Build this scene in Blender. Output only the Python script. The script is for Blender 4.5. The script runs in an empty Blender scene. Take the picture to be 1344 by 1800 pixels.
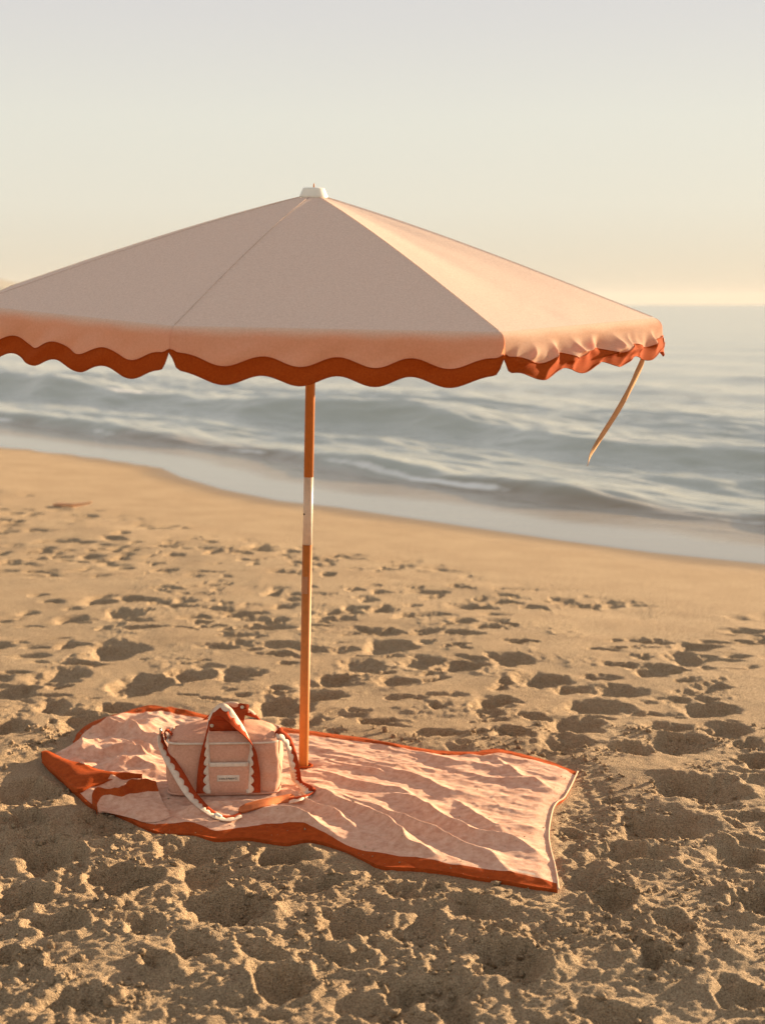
import bpy, bmesh, math, random
import numpy as np
from mathutils import Vector, Matrix
random.seed(7)
C = bpy.data.collections.new('beach'); 
scn = bpy.context.scene
scn.collection.children.link(C)
R = math.radians

# ------------------------------------------------------------------ camera, sky, sun, exposure
FPX, HOR, CAMH = 2600.0, 535.0, 1.427          # focal length in photo pixels, horizon row, eye height
PITCH = math.atan((900-HOR)/FPX); EYE = Vector((0, 0, CAMH))     # where the photograph was taken from
cam = bpy.data.cameras.new('camera'); camo = bpy.data.objects.new('camera', cam); C.objects.link(camo)
camo.location = (0, 0, CAMH); camo.rotation_euler = (math.pi/2-PITCH, 0, 0)
cam.sensor_fit = 'HORIZONTAL'; cam.sensor_width = 36; cam.lens = FPX/1344*36
cam.clip_start = .05; cam.clip_end = 30000
cam.dof.use_dof = True; cam.dof.focus_distance = 3.95; cam.dof.aperture_fstop = 4.8
scn.camera = camo

SUN_EL, SUN_AZ = 9.8, 53.0                        # azimuth from +y (view axis) towards +x
w = bpy.data.worlds.new('World'); scn.world = w; w.use_nodes = True
nt = w.node_tree; nt.nodes.clear()
sky = nt.nodes.new('ShaderNodeTexSky'); sky.sky_type = 'NISHITA'; sky.sun_disc = False
sky.sun_elevation = R(SUN_EL); sky.sun_rotation = R(SUN_AZ)
sky.air_density = 1.0; sky.dust_density = 1.2; sky.ozone_density = 1.0; sky.altitude = 0
# thin evening haze: the clear sky is veiled by a pale layer that is creamy low down and grey blue overhead
tcs = nt.nodes.new('ShaderNodeTexCoord'); sep = nt.nodes.new('ShaderNodeSeparateXYZ'); nt.links.new(tcs.outputs['Generated'], sep.inputs[0])
vr = nt.nodes.new('ShaderNodeValToRGB'); nt.links.new(sep.outputs['Z'], vr.inputs[0])
VEIL = [(0.0, (.60, .54, .43)), (.022, (.64, .585, .475)), (.065, (.69, .66, .565)), (.12, (.695, .68, .60)), (.185, (.64, .622, .598)), (.40, (.57, .56, .555)), (1.0, (.49, .50, .51))]
while len(vr.color_ramp.elements) < len(VEIL): vr.color_ramp.elements.new(.5)
for e, (p_, c_) in zip(vr.color_ramp.elements, VEIL): e.position = p_; e.color = (*c_, 1)
gain = nt.nodes.new('ShaderNodeVectorMath'); gain.operation = 'SCALE'; gain.inputs['Scale'].default_value = 3.25
nt.links.new(vr.outputs[0], gain.inputs[0])
tint = nt.nodes.new('ShaderNodeMix'); tint.data_type = 'RGBA'; tint.inputs['Factor'].default_value = .965
bg = nt.nodes.new('ShaderNodeBackground'); bg.inputs['Strength'].default_value = .10
wo = nt.nodes.new('ShaderNodeOutputWorld')
nt.links.new(sky.outputs[0], tint.inputs[6]); nt.links.new(gain.outputs[0], tint.inputs[7])
nt.links.new(tint.outputs[2], bg.inputs['Color']); nt.links.new(bg.outputs[0], wo.inputs[0])
sl = bpy.data.lights.new('sun', 'SUN'); so = bpy.data.objects.new('sun', sl); C.objects.link(so)
sl.energy = 4.8; sl.angle = R(.55); sl.color = (1.0, .73, .45)
sdir = Vector((math.sin(R(SUN_AZ))*math.cos(R(SUN_EL)), math.cos(R(SUN_AZ))*math.cos(R(SUN_EL)), math.sin(R(SUN_EL))))
so.rotation_euler = sdir.to_track_quat('Z', 'Y').to_euler(); so.location = sdir*50
vs = scn.view_settings; vs.view_transform = 'Standard'; vs.look = 'None'; vs.gamma = 1; vs.use_curve_mapping = False
vs.exposure = 1.75
scn.cycles.max_bounces = 8; scn.cycles.transparent_max_bounces = 8

# ------------------------------------------------------------------ helpers
def tag(o, label=None, cat=None, group=None, kind=None):
    if label: o['label'] = label
    if cat: o['category'] = cat
    if group: o['group'] = group
    if kind: o['kind'] = kind
    return o
def empty(name, loc, rot=(0, 0, 0)):
    o = bpy.data.objects.new(name, None); C.objects.link(o); o.location = loc; o.rotation_euler = rot
    o.empty_display_size = .1; return o
def link(name, me, mat=None, parent=None):
    o = bpy.data.objects.new(name, me); C.objects.link(o)
    if mat: me.materials.append(mat)
    if parent: o.parent = parent
    return o
def grid_mesh(name, P, smooth=True, attrs=None):
    """P: (n, m, 3) array of points -> quad sheet"""
    n, m = P.shape[:2]
    me = bpy.data.meshes.new(name)
    me.vertices.add(n*m); me.vertices.foreach_set('co', np.ascontiguousarray(P, dtype=np.float32).ravel())
    i = np.arange(n-1)[:, None]*m+np.arange(m-1)[None, :]
    q = np.stack([i, i+1, i+m+1, i+m], -1).reshape(-1, 4).astype(np.int32)
    me.loops.add(q.size); me.polygons.add(len(q))
    me.loops.foreach_set('vertex_index', q.ravel())
    me.polygons.foreach_set('loop_start', np.arange(0, q.size, 4, dtype=np.int32))
    me.polygons.foreach_set('loop_total', np.full(len(q), 4, dtype=np.int32))
    me.update(calc_edges=True)
    me.polygons.foreach_set('use_smooth', np.full(len(q), smooth, dtype=bool))
    uv = me.uv_layers.new(name='UVMap')
    uu = np.stack(np.meshgrid(np.linspace(0, 1, n), np.linspace(0, 1, m), indexing='ij'), -1).reshape(-1, 2)
    uv.data.foreach_set('uv', uu[q.ravel()].astype(np.float32).ravel())
    for k, a in (attrs or {}).items():
        at = me.attributes.new(k, 'FLOAT', 'POINT'); at.data.foreach_set('value', np.ascontiguousarray(a, dtype=np.float32).ravel())
    return me
def bm_mesh(name, bm, smooth=True):
    me = bpy.data.meshes.new(name); bm.normal_update(); bm.to_mesh(me); bm.free()
    if smooth: me.polygons.foreach_set('use_smooth', np.full(len(me.polygons), True))
    return me
def lathe(prof, n=24, M=None, cap=True):
    bm = bmesh.new(); rings = []
    for r, z in prof:
        rings.append([bm.verts.new((r*math.cos(2*math.pi*k/n), r*math.sin(2*math.pi*k/n), z)) for k in range(n)])
    for a, b in zip(rings, rings[1:]):
        for k in range(n): bm.faces.new((a[k], a[(k+1) % n], b[(k+1) % n], b[k]))
    if cap:
        bm.faces.new(rings[0][::-1]); bm.faces.new(rings[-1])
    if M: bm.transform(M)
    return bm
def tube(pts, r, n=8, bm=None):
    bm = bm or bmesh.new(); pts = [Vector(p) for p in pts]; rings = []
    up = Vector((0, 0, 1))
    for i, p in enumerate(pts):
        t = (pts[min(i+1, len(pts)-1)]-pts[max(i-1, 0)]).normalized()
        a = t.cross(up if abs(t.z) < .95 else Vector((1, 0, 0))).normalized(); b = a.cross(t)
        rr = r[i] if hasattr(r, '__len__') else r
        rings.append([bm.verts.new(p+a*rr*math.cos(2*math.pi*k/n)+b*rr*math.sin(2*math.pi*k/n)) for k in range(n)])
    for a, b in zip(rings, rings[1:]):
        for k in range(n): bm.faces.new((a[k], a[(k+1) % n], b[(k+1) % n], b[k]))
    bm.faces.new(rings[0][::-1]); bm.faces.new(rings[-1])
    return bm
def catmull(pts, n):
    P = np.array(pts, float); P = np.vstack([2*P[0]-P[1], P, 2*P[-1]-P[-2]])
    d = np.r_[0, np.cumsum(np.linalg.norm(np.diff(P[1:-1], axis=0), axis=1))]
    out = []
    for s in np.linspace(0, d[-1], n):
        k = min(max(np.searchsorted(d, s, 'right')-1, 0), len(d)-2); t = (s-d[k])/max(d[k+1]-d[k], 1e-9)
        a, b, c, e = P[k], P[k+1], P[k+2], P[k+3]
        out.append(.5*(2*b+(c-a)*t+(2*a-5*b+4*c-e)*t*t+(3*b-a-3*c+e)*t**3))
    return np.array(out)
_rng = np.random.RandomState(3); _perm = _rng.permutation(512).astype(np.int64); _g = _rng.rand(512)*2*np.pi
_gx, _gy = np.cos(_g), np.sin(_g)
def noise(x, y, seed=0):
    x = np.asarray(x, float)+seed*17.31; y = np.asarray(y, float)-seed*9.77
    xi, yi = np.floor(x).astype(np.int64), np.floor(y).astype(np.int64); xf, yf = x-xi, y-yi
    u, v = xf*xf*xf*(xf*(xf*6-15)+10), yf*yf*yf*(yf*(yf*6-15)+10)
    def h(a, b, fx, fy):
        k = _perm[(_perm[a & 511]+b) & 511]; return _gx[k]*fx+_gy[k]*fy
    n0 = h(xi, yi, xf, yf)*(1-u)+h(xi+1, yi, xf-1, yf)*u
    n1 = h(xi, yi+1, xf, yf-1)*(1-u)+h(xi+1, yi+1, xf-1, yf-1)*u
    return (n0*(1-v)+n1*v)*1.5
def fbm(x, y, o=4, seed=0):
    s = 0; a = 1
    for k in range(o): s = s+a*noise(x*2**k, y*2**k, seed+k); a *= .5
    return s
def sstep(a, b, x):
    t = np.clip((x-a)/(b-a), 0, 1); return t*t*(3-2*t)
def ground_at(px, py, z=0.0):
    """point of the place seen at a photo pixel, on the level plane z"""
    x, y = (px-672)/FPX, (900-py)/FPX
    d = np.array([x, math.cos(PITCH)+y*math.sin(PITCH), -math.sin(PITCH)+y*math.cos(PITCH)])
    return d*((z-CAMH)/d[2])+np.array([0, 0, CAMH])

# ------------------------------------------------------------------ materials
def mat(name): 
    m = bpy.data.materials.new(name); m.use_nodes = True; m.node_tree.nodes.clear(); return m, m.node_tree
def N(nt, typ, **kw):
    n = nt.nodes.new(typ)
    for k, v in kw.items():
        if k in n.inputs.keys(): n.inputs[k].default_value = v
        else: setattr(n, k, v)
    return n
def ramp(nt, src, stops):
    r = nt.nodes.new('ShaderNodeValToRGB'); e = r.color_ramp.elements
    while len(e) < len(stops): e.new(.5)
    for k, (p, c) in enumerate(stops): e[k].position = p; e[k].color = (*c, 1) if len(c) == 3 else c
    nt.links.new(src, r.inputs[0]); return r
def fabric(name, col, col2=None, rough=.85, trans=0.0, tcol=None, scale=90, weave=900, bump=.15, sheen=.0, var=.12):
    m, nt = mat(name); L = nt.links.new
    tc = N(nt, 'ShaderNodeTexCoord'); n1 = N(nt, 'ShaderNodeTexNoise', Scale=float(scale), Detail=5.0, Roughness=.65)
    n2 = N(nt, 'ShaderNodeTexNoise', Scale=float(weave), Detail=2.0)
    L(tc.outputs['Object'], n1.inputs['Vector']); L(tc.outputs['Object'], n2.inputs['Vector'])
    c2 = col2 or tuple(min(1, c*(1+var)) for c in col)
    c1 = col if col2 else tuple(c*(1-var) for c in col)
    r = ramp(nt, n1.outputs[0], [(.32, c1), (.68, c2)])
    mx = N(nt, 'ShaderNodeMix', data_type='RGBA', blend_type='OVERLAY'); mx.inputs['Factor'].default_value = .35
    L(r.outputs[0], mx.inputs[6]); L(n2.outputs[0], mx.inputs[7])
    p = N(nt, 'ShaderNodeBsdfPrincipled', Roughness=rough); p.inputs['Specular IOR Level'].default_value = .06
    p.inputs['Sheen Weight'].default_value = sheen; p.inputs['Sheen Roughness'].default_value = .5
    L(mx.outputs[2], p.inputs['Base Color'])
    b = N(nt, 'ShaderNodeBump', Strength=bump, Distance=.002); L(n2.outputs[0], b.inputs['Height']); L(b.outputs[0], p.inputs['Normal'])
    o = N(nt, 'ShaderNodeOutputMaterial')
    if trans:
        t = N(nt, 'ShaderNodeBsdfTranslucent'); s = N(nt, 'ShaderNodeMixShader'); s.inputs[0].default_value = trans
        if tcol: t.inputs[0].default_value = (*tcol, 1)
        else: L(mx.outputs[2], t.inputs[0])
        L(p.outputs[0], s.inputs[1]); L(t.outputs[0], s.inputs[2]); L(s.outputs[0], o.inputs[0])
    else: L(p.outputs[0], o.inputs[0])
    return m
def plain(name, col, rough=.5, metal=0, var=.08, scale=40, bump=.05):
    m, nt = mat(name); L = nt.links.new
    tc = N(nt, 'ShaderNodeTexCoord'); n1 = N(nt, 'ShaderNodeTexNoise', Scale=float(scale), Detail=6.0)
    L(tc.outputs['Object'], n1.inputs['Vector'])
    r = ramp(nt, n1.outputs[0], [(.3, tuple(c*(1-var) for c in col)), (.7, tuple(min(1, c*(1+var)) for c in col))])
    p = N(nt, 'ShaderNodeBsdfPrincipled', Roughness=rough, Metallic=float(metal)); L(r.outputs[0], p.inputs['Base Color'])
    b = N(nt, 'ShaderNodeBump', Strength=bump, Distance=.002); L(n1.outputs[0], b.inputs['Height']); L(b.outputs[0], p.inputs['Normal'])
    o = N(nt, 'ShaderNodeOutputMaterial'); L(p.outputs[0], o.inputs[0]); return m
M_canopy = fabric('canopy_cloth', (.64, .485, .395), (.79, .62, .515), trans=.14, tcol=(.60, .36, .23), scale=190, weave=700, bump=.3)
M_valance_glow = fabric('valance_glow_cloth', (.60, .44, .33), (.74, .56, .43), trans=.50, tcol=(.85, .33, .15), scale=190, weave=700, bump=.3)  # canopy cloth again, made warmer and more translucent so the valance glows orange
def valance_glow(m):                                          # glow put into the cloth: translucency rises from the rim downward
    nt = m.node_tree; uvn = N(nt, 'ShaderNodeUVMap'); sx = N(nt, 'ShaderNodeSeparateXYZ'); mr = N(nt, 'ShaderNodeMapRange', interpolation_type='SMOOTHSTEP')
    mr.inputs['From Max'].default_value = .42; mr.inputs['To Min'].default_value = .14; mr.inputs['To Max'].default_value = .52
    nt.links.new(uvn.outputs[0], sx.inputs[0]); nt.links.new(sx.outputs['X'], mr.inputs[0])
    nt.links.new(mr.outputs[0], [n for n in nt.nodes if n.type == 'MIX_SHADER'][0].inputs[0])
valance_glow(M_valance_glow)
M_seam = fabric('seam_cloth', (.42, .32, .26), weave=1300)
M_trim = fabric('rust_cloth', (.285, .043, .0055), (.40, .074, .009), trans=.05, tcol=(.55, .10, .02), scale=250, weave=1300, bump=.2)
M_towel = fabric('towel_terry', (.55, .295, .20), (.74, .495, .365), rough=.95, scale=45, weave=520, bump=.7, sheen=.08)
M_border = fabric('rust_terry', (.31, .055, .011), (.42, .082, .017), rough=.95, scale=60, weave=520, bump=.6)
M_piping = fabric('pale_piping', (.66, .46, .33), rough=.9, weave=700)
M_bag = fabric('bag_canvas', (.55, .295, .205), (.67, .395, .285), scale=160, weave=1000, bump=.3)
M_white = fabric('white_tape', (.74, .64, .53), rough=.85, weave=1200, trans=.1)
M_red = fabric('red_canvas', (.30, .045, .014), (.36, .06, .018), weave=1100)
M_pole = plain('orange_pole_paint', (.50, .165, .026), rough=.62, scale=60, bump=.03)
M_polewhite = plain('white_pole_paint', (.70, .60, .50), rough=.4, scale=60, bump=.03)
M_tape = plain('clear_tape', (.40, .20, .11), rough=.35)
M_plastic = plain('white_plastic', (.78, .74, .64), rough=.35, bump=0)
M_steel = plain('steel', (.55, .50, .42), rough=.3, metal=1)
M_dark = plain('dark_print', (.05, .04, .035), rough=.7)
M_hole_shade = plain('painted_hole_shade', (.03, .02, .015), rough=.9)  # near-black colour stands in for the shade inside holes
M_wood = plain('driftwood', (.68, .36, .19), rough=.8, var=.3, scale=30, bump=.4)
M_hill = plain('dry_hill', (.21, .20, .17), rough=1, var=.2, scale=.01, bump=0)
M_rib = plain('rib_fibreglass', (.62, .58, .50), rough=.4)

def sand_material():
    m, nt = mat('beach_sand'); L = nt.links.new
    g = N(nt, 'ShaderNodeNewGeometry')
    n0 = N(nt, 'ShaderNodeTexNoise', Scale=3.0, Detail=4.0)
    n1 = N(nt, 'ShaderNodeTexNoise', Scale=260.0, Detail=4.0, Roughness=.8)
    n2 = N(nt, 'ShaderNodeTexVoronoi', Scale=240.0); n3 = N(nt, 'ShaderNodeTexNoise', Scale=70.0, Detail=6.0, Roughness=.7)
    for n in (n0, n1, n2, n3): L(g.outputs['Position'], n.inputs['Vector'])
    grain = ramp(nt, n1.outputs[0], [(.33, (.13, .09, .052)), (.5, (.45, .325, .200)), (.68, (.68, .515, .335))])
    big = ramp(nt, n0.outputs[0], [(.35, (.46, .45, .44)), (.65, (.54, .54, .54))])
    mx = N(nt, 'ShaderNodeMix', data_type='RGBA', blend_type='OVERLAY'); mx.inputs['Factor'].default_value = .7
    L(grain.outputs[0], mx.inputs[6]); L(big.outputs[0], mx.inputs[7])
    wet = N(nt, 'ShaderNodeAttribute', attribute_name='wet')
    mw = N(nt, 'ShaderNodeMix', data_type='RGBA'); mw.inputs[7].default_value = (.24, .165, .092, 1)
    L(wet.outputs['Fac'], mw.inputs['Factor']); L(mx.outputs[2], mw.inputs[6])
    p = N(nt, 'ShaderNodeBsdfPrincipled', Roughness=.95); p.inputs['Specular IOR Level'].default_value = .2
    L(mw.outputs[2], p.inputs['Base Color'])
    rr = N(nt, 'ShaderNodeMapRange'); rr.inputs['To Min'].default_value = .95; rr.inputs['To Max'].default_value = .45
    L(wet.outputs['Fac'], rr.inputs[0]); L(rr.outputs[0], p.inputs['Roughness'])
    ad = N(nt, 'ShaderNodeMath', operation='ADD'); L(n1.outputs[0], ad.inputs[0]); L(n2.outputs['Distance'], ad.inputs[1])
    inv = N(nt, 'ShaderNodeMapRange'); inv.inputs['To Min'].default_value = 1.0; inv.inputs['To Max'].default_value = .1
    L(wet.outputs['Fac'], inv.inputs[0])
    b1 = N(nt, 'ShaderNodeBump', Distance=.006); L(ad.outputs[0], b1.inputs['Height']); L(inv.outputs[0], b1.inputs['Strength'])
    b2 = N(nt, 'ShaderNodeBump', Distance=.008); L(n3.outputs[0], b2.inputs['Height']); L(b1.outputs[0], b2.inputs['Normal'])
    i2 = N(nt, 'ShaderNodeMath', operation='MULTIPLY'); i2.inputs[1].default_value = .55; L(inv.outputs[0], i2.inputs[0]); L(i2.outputs[0], b2.inputs['Strength'])
    L(b2.outputs[0], p.inputs['Normal'])
    o = N(nt, 'ShaderNodeOutputMaterial'); L(p.outputs[0], o.inputs[0]); return m
M_sand = sand_material()

def sea_material():
    m, nt = mat('sea_water'); L = nt.links.new
    g = N(nt, 'ShaderNodeNewGeometry')
    mp = N(nt, 'ShaderNodeMapping'); mp.inputs['Rotation'].default_value = (0, 0, R(48.7)); mp.inputs['Scale'].default_value = (.35, 1.0, 1)
    L(g.outputs['Position'], mp.inputs['Vector'])
    n1 = N(nt, 'ShaderNodeTexNoise', Scale=3.4, Detail=6.0, Roughness=.65); n2 = N(nt, 'ShaderNodeTexNoise', Scale=.25, Detail=5.0, Roughness=.6)
    n3 = N(nt, 'ShaderNodeTexNoise', Scale=5.0, Detail=6.0, Roughness=.7)
    for n in (n1, n2, n3): L(mp.outputs[0], n.inputs['Vector'])
    film = N(nt, 'ShaderNodeAttribute', attribute_name='film'); foam = N(nt, 'ShaderNodeAttribute', attribute_name='foam')
    silt = N(nt, 'ShaderNodeAttribute', attribute_name='silt')
    c0 = N(nt, 'ShaderNodeMix', data_type='RGBA'); c0.inputs[6].default_value = (.40, .41, .355, 1); c0.inputs[7].default_value = (.24, .175, .105, 1)
    L(silt.outputs['Fac'], c0.inputs['Factor'])
    c1 = N(nt, 'ShaderNodeMix', data_type='RGBA'); c1.inputs[7].default_value = (.25, .235, .20, 1)
    L(film.outputs['Fac'], c1.inputs['Factor']); L(c0.outputs[2], c1.inputs[6])
    th = N(nt, 'ShaderNodeMath', operation='ADD'); L(foam.outputs['Fac'], th.inputs[0]); L(n3.outputs[0], th.inputs[1])
    fr = ramp(nt, th.outputs[0], [(.98, (0, 0, 0)), (1.0, (1, 1, 1))])
    fm = N(nt, 'ShaderNodeMapRange'); fm.inputs['From Min'].default_value = 1.0; fm.inputs['From Max'].default_value = 1.35
    L(th.outputs[0], fm.inputs[0])
    c2 = N(nt, 'ShaderNodeMix', data_type='RGBA'); c2.inputs[7].default_value = (.80, .78, .74, 1)
    L(fm.outputs[0], c2.inputs['Factor']); L(c1.outputs[2], c2.inputs[6])
    nt.nodes.remove(fr)
    p = N(nt, 'ShaderNodeBsdfPrincipled', Roughness=.16, IOR=1.33); p.inputs['Specular IOR Level'].default_value = .75; L(c2.outputs[2], p.inputs['Base Color'])
    rr = N(nt, 'ShaderNodeMapRange'); rr.inputs['To Min'].default_value = .16; rr.inputs['To Max'].default_value = .8
    L(fm.outputs[0], rr.inputs[0]); L(rr.outputs[0], p.inputs['Roughness'])
    fi = N(nt, 'ShaderNodeMapRange'); fi.inputs['To Min'].default_value = .42; fi.inputs['To Max'].default_value = .05
    L(film.outputs['Fac'], fi.inputs[0])
    b1 = N(nt, 'ShaderNodeBump', Distance=.05); L(n1.outputs[0], b1.inputs['Height']); L(fi.outputs[0], b1.inputs['Strength'])
    b2 = N(nt, 'ShaderNodeBump', Distance=.18); L(n2.outputs[0], b2.inputs['Height']); L(b1.outputs[0], b2.inputs['Normal']); L(fi.outputs[0], b2.inputs['Strength'])
    L(b2.outputs[0], p.inputs['Normal'])
    o = N(nt, 'ShaderNodeOutputMaterial'); L(p.outputs[0], o.inputs[0]); return m
M_sea = sea_material()

# ------------------------------------------------------------------ shoreline frame
ZW = -.12
SH_PX = [(0, 783), (170, 803), (290, 822), (325, 838), (400, 860), (500, 880), (600, 891), (700, 906), (850, 928), (1000, 950), (1150, 970), (1344, 990)]
SH = np.array([ground_at(a, b, ZW)[:2] for a, b in SH_PX])
P0 = SH[-1]; TD = (SH[0]-SH[-1])/np.linalg.norm(SH[0]-SH[-1]); ND = np.array([-TD[1], TD[0]])
if ND[0] < 0: ND = -ND
sh_t = (SH-P0)@TD; sh_s = (SH-P0)@ND; _o = np.argsort(sh_t); sh_t, sh_s = sh_t[_o], sh_s[_o]
def shore_st(x, y):
    t = (x-P0[0])*TD[0]+(y-P0[1])*TD[1]; s = (x-P0[0])*ND[0]+(y-P0[1])*ND[1]
    return s-np.interp(t, sh_t, sh_s), t

# ------------------------------------------------------------------ towel outline in the place
TZ = .022
def G(L, z=TZ): return np.array([ground_at(a, b, z) for a, b in L])
front_px = [(74, 1326), (108, 1362), (163, 1408), (215, 1424), (270, 1450), (340, 1455), (385, 1462), (440, 1461), (500, 1470), (545, 1465), (600, 1480), (670, 1510), (750, 1515), (850, 1532), (980, 1551)]
finn_px = [(77, 1324), (111, 1359), (165, 1405), (216, 1418), (268, 1440), (335, 1440), (380, 1452), (430, 1447), (490, 1440), (545, 1451), (600, 1472), (640, 1487), (670, 1493), (700, 1498), (740, 1501), (800, 1513), (861, 1521), (920, 1531), (977, 1541)]
binn_px = [(132, 1300), (150, 1278), (210, 1254), (270, 1246), (330, 1252), (430, 1270), (540, 1284), (620, 1294), (700, 1308), (780, 1321), (830, 1321), (880, 1316), (950, 1330), (1012, 1350)]
back_px = [(128, 1296), (146, 1270), (205, 1247), (262, 1233), (330, 1243), (430, 1260), (540, 1275), (620, 1285), (700, 1299), (780, 1311), (830, 1311), (880, 1307), (955, 1324), (1014, 1346)]
right_px = [(980, 1551), (976, 1523), (963, 1463), (968, 1420), (976, 1402), (993, 1388), (1014, 1347)]
TOUT = np.vstack([G(front_px), G(right_px)[1:-1], G(back_px)[::-1]])[:, :2]
def poly_sd(x, y, V):
    """signed distance to a polygon, negative inside"""
    d = np.full(np.shape(x), 1e9); ins = np.zeros(np.shape(x), bool)
    for a, b in zip(V, np.roll(V, -1, 0)):
        e = b-a; tx, ty = x-a[0], y-a[1]; k = np.clip((tx*e[0]+ty*e[1])/(e@e), 0, 1)
        d = np.minimum(d, np.hypot(tx-k*e[0], ty-k*e[1]))
        c = ((a[1] > y) != (b[1] > y)) & (x < (b[0]-a[0])*(y-a[1])/(b[1]-a[1]+1e-12)+a[0]); ins ^= c
    return np.where(ins, -d, d)

# ------------------------------------------------------------------ sand
def axis(segs):
    a = [segs[0][0]]
    for lo, hi, st in segs:
        n = max(1, int(round((hi-lo)/st))); a += list(np.linspace(lo, hi, n+1)[1:])
    return np.array(a)
def grow(start, step, f, end):
    o = []; p = start
    while p < end: p += step; step *= f; o.append(p)
    return np.array(o)
xm = axis([(-3.6, -1.35, .018), (-1.35, 1.35, .006), (1.35, 3.2, .018)])
gx_ = grow(3.2, .03, 1.22, 700); gl_ = grow(3.6, .03, 1.22, 700)
XS = np.r_[-gl_[::-1], xm, gx_]
ym = axis([(2.15, 4.5, .0055), (4.5, 6.6, .010), (6.6, 13.0, .026)])
YS = np.r_[2.15-grow(0, .02, 1.2, 300)[::-1], ym, grow(13.0, .04, 1.2, 700)]
X, Y = np.meshgrid(XS, YS, indexing='ij')
S, T = shore_st(X, Y)
H = np.zeros_like(X)
near = sstep(5.5, 3.7, Y+.35*noise(X*1.7, Y*1.7, 9)+.5*sstep(.1, 1.0, X))                                   # churned, deeply trodden foreground
dry = sstep(-1.3, -2.0, S+.35*noise(T*.8, T*0+3.1, 5))       # trodden beach above the swash
sdT = np.full_like(X, 9.0)
bx = (np.abs(X) < 2) & (Y > 2) & (Y < 7)
sdT[bx] = poly_sd(X[bx], Y[bx], TOUT)
H += (.010+.008*near)*fbm(X*.9, Y*.9, 3, 1)*dry+(.003+.009*near)*fbm(X*3.2, Y*3.2, 3, 2)*dry
wx = X+.034*noise(X*7, Y*7, 11)+.021*noise(X*19, Y*19, 12)+.009*noise(X*45, Y*45, 13)
wy = Y+.034*noise(X*7, Y*7, 14)+.021*noise(X*19, Y*19, 15)+.009*noise(X*45, Y*45, 16)
rng = np.random.RandomState(21)
PIT = np.zeros_like(X); RIM = np.zeros_like(X)
def pit(cx, cy, a, b, ang, d, rim):
    """footprint: hollow of half-axes a, b with a pushed-up rim"""
    m = 2.3*max(a, b)+.06
    i0, i1 = np.searchsorted(XS, [cx-m, cx+m]); j0, j1 = np.searchsorted(YS, [cy-m, cy+m])
    if i1-i0 < 2 or j1-j0 < 2: return
    x, y = wx[i0:i1, j0:j1]-cx, wy[i0:i1, j0:j1]-cy
    ca, sa = math.cos(ang), math.sin(ang); u, v = (x*ca+y*sa)/a, (-x*sa+y*ca)/b
    v = v*(1+.25*u)
    r = np.sqrt(u*u+v*v)
    PIT[i0:i1, j0:j1] = np.maximum(PIT[i0:i1, j0:j1], d*np.exp(-r**3.0)*(1-.25*u*np.exp(-r*r)))
    RIM[i0:i1, j0:j1] = np.maximum(RIM[i0:i1, j0:j1], rim*np.exp(-((r-1.32)/.30)**2)*(.6+.4*np.sin(3*np.arctan2(v, u)+cx*9)))
# hollows seen in the photograph: pixel of centre, width and height of the hollow in pixels, depth, tilt
seen = [(225, 1548, 120, 95, .075, .3), (100, 1512, 120, 60, .06, 0), (350, 1492, 120, 55, .05, 0), (200, 1452, 110, 45, .045, .1), (508, 1505, 90, 60, .06, -.3),
 (395, 1592, 150, 62, .065, .1), (345, 1668, 120, 60, .05, .2), (105, 1628, 110, 55, .05, .5), (15, 1690, 90, 70, .06, 0), (500, 1726, 110, 90, .07, .2), (265, 1690, 70, 50, .04, 0),
 (625, 1622, 120, 60, .05, -.2), (900, 1692, 150, 66, .065, -.1), (1195, 1628, 80, 66, .035, -1.0), (1152, 1695, 95, 50, .04, 0), (1082, 1586, 90, 55, .055, .3), (1325, 1588, 90, 70, .06, .2),
 (1170, 1452, 180, 52, .06, -.1), (1120, 1500, 140, 40, .04, -.1), (1030, 1548, 120, 36, .035, 0), (1232, 1390, 165, 42, .07, -.1), (860, 1602, 150, 40, .04, -.1), (720, 1560, 90, 30, .03, 0),
 (1300, 1508, 100, 44, .045, 0), (55, 1398, 130, 44, .05, 0), (40, 1455, 100, 40, .05, 0), (1290, 1745, 110, 40, .04, 0), (40, 1575, 100, 50, .05, 0), (730, 1735, 110, 60, .05, .3), (1080, 1780, 150, 40, .03, 0), (130, 1760, 120, 60, .05, 0), (880, 1640, 70, 40, .035, 0),
 (255, 1202, 110, 40, .06, 0), (337, 1186, 90, 30, .045, 0), (205, 1141, 110, 36, .05, 0), (418, 1184, 90, 26, .04, -.1), (500, 1243, 110, 40, .06, 0), (128, 1090, 60, 20, .04, 0), (215, 1080, 70, 24, .04, 0),
 (20, 1215, 90, 40, .05, 0), (95, 1240, 80, 30, .04, 0), (150, 1262, 80, 26, .04, 0), (15, 1278, 80, 34, .05, 0), (560, 1222, 80, 30, .05, 0), (872, 1236, 74, 24, .045, -.2), (1008, 1276, 100, 28, .045, -.1), (1000, 1307, 110, 24, .045, 0),
 (1114, 1316, 76, 30, .055, -.1), (1195, 1310, 130, 34, .05, -.1), (1275, 1284, 90, 24, .04, 0), (1250, 1245, 110, 22, .04, -.1), (812, 1170, 80, 22, .04, -.1), (740, 1163, 80, 20, .035, 0), (700, 1200, 80, 18, .03, 0), (955, 1196, 100, 30, .05, 0),
 (1160, 1176, 90, 24, .045, 0), (1215, 1153, 90, 22, .04, 0), (900, 1160, 90, 22, .045, 0), (685, 1135, 90, 34, .04, 0), (1335, 1345, 60, 30, .05, 0), (1090, 1215, 120, 22, .04, -.1), (1050, 1245, 110, 24, .04, -.1), (640, 1170, 80, 24, .04, 0), (110, 1185, 120, 30, .035, 0)]
centres = []
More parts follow.
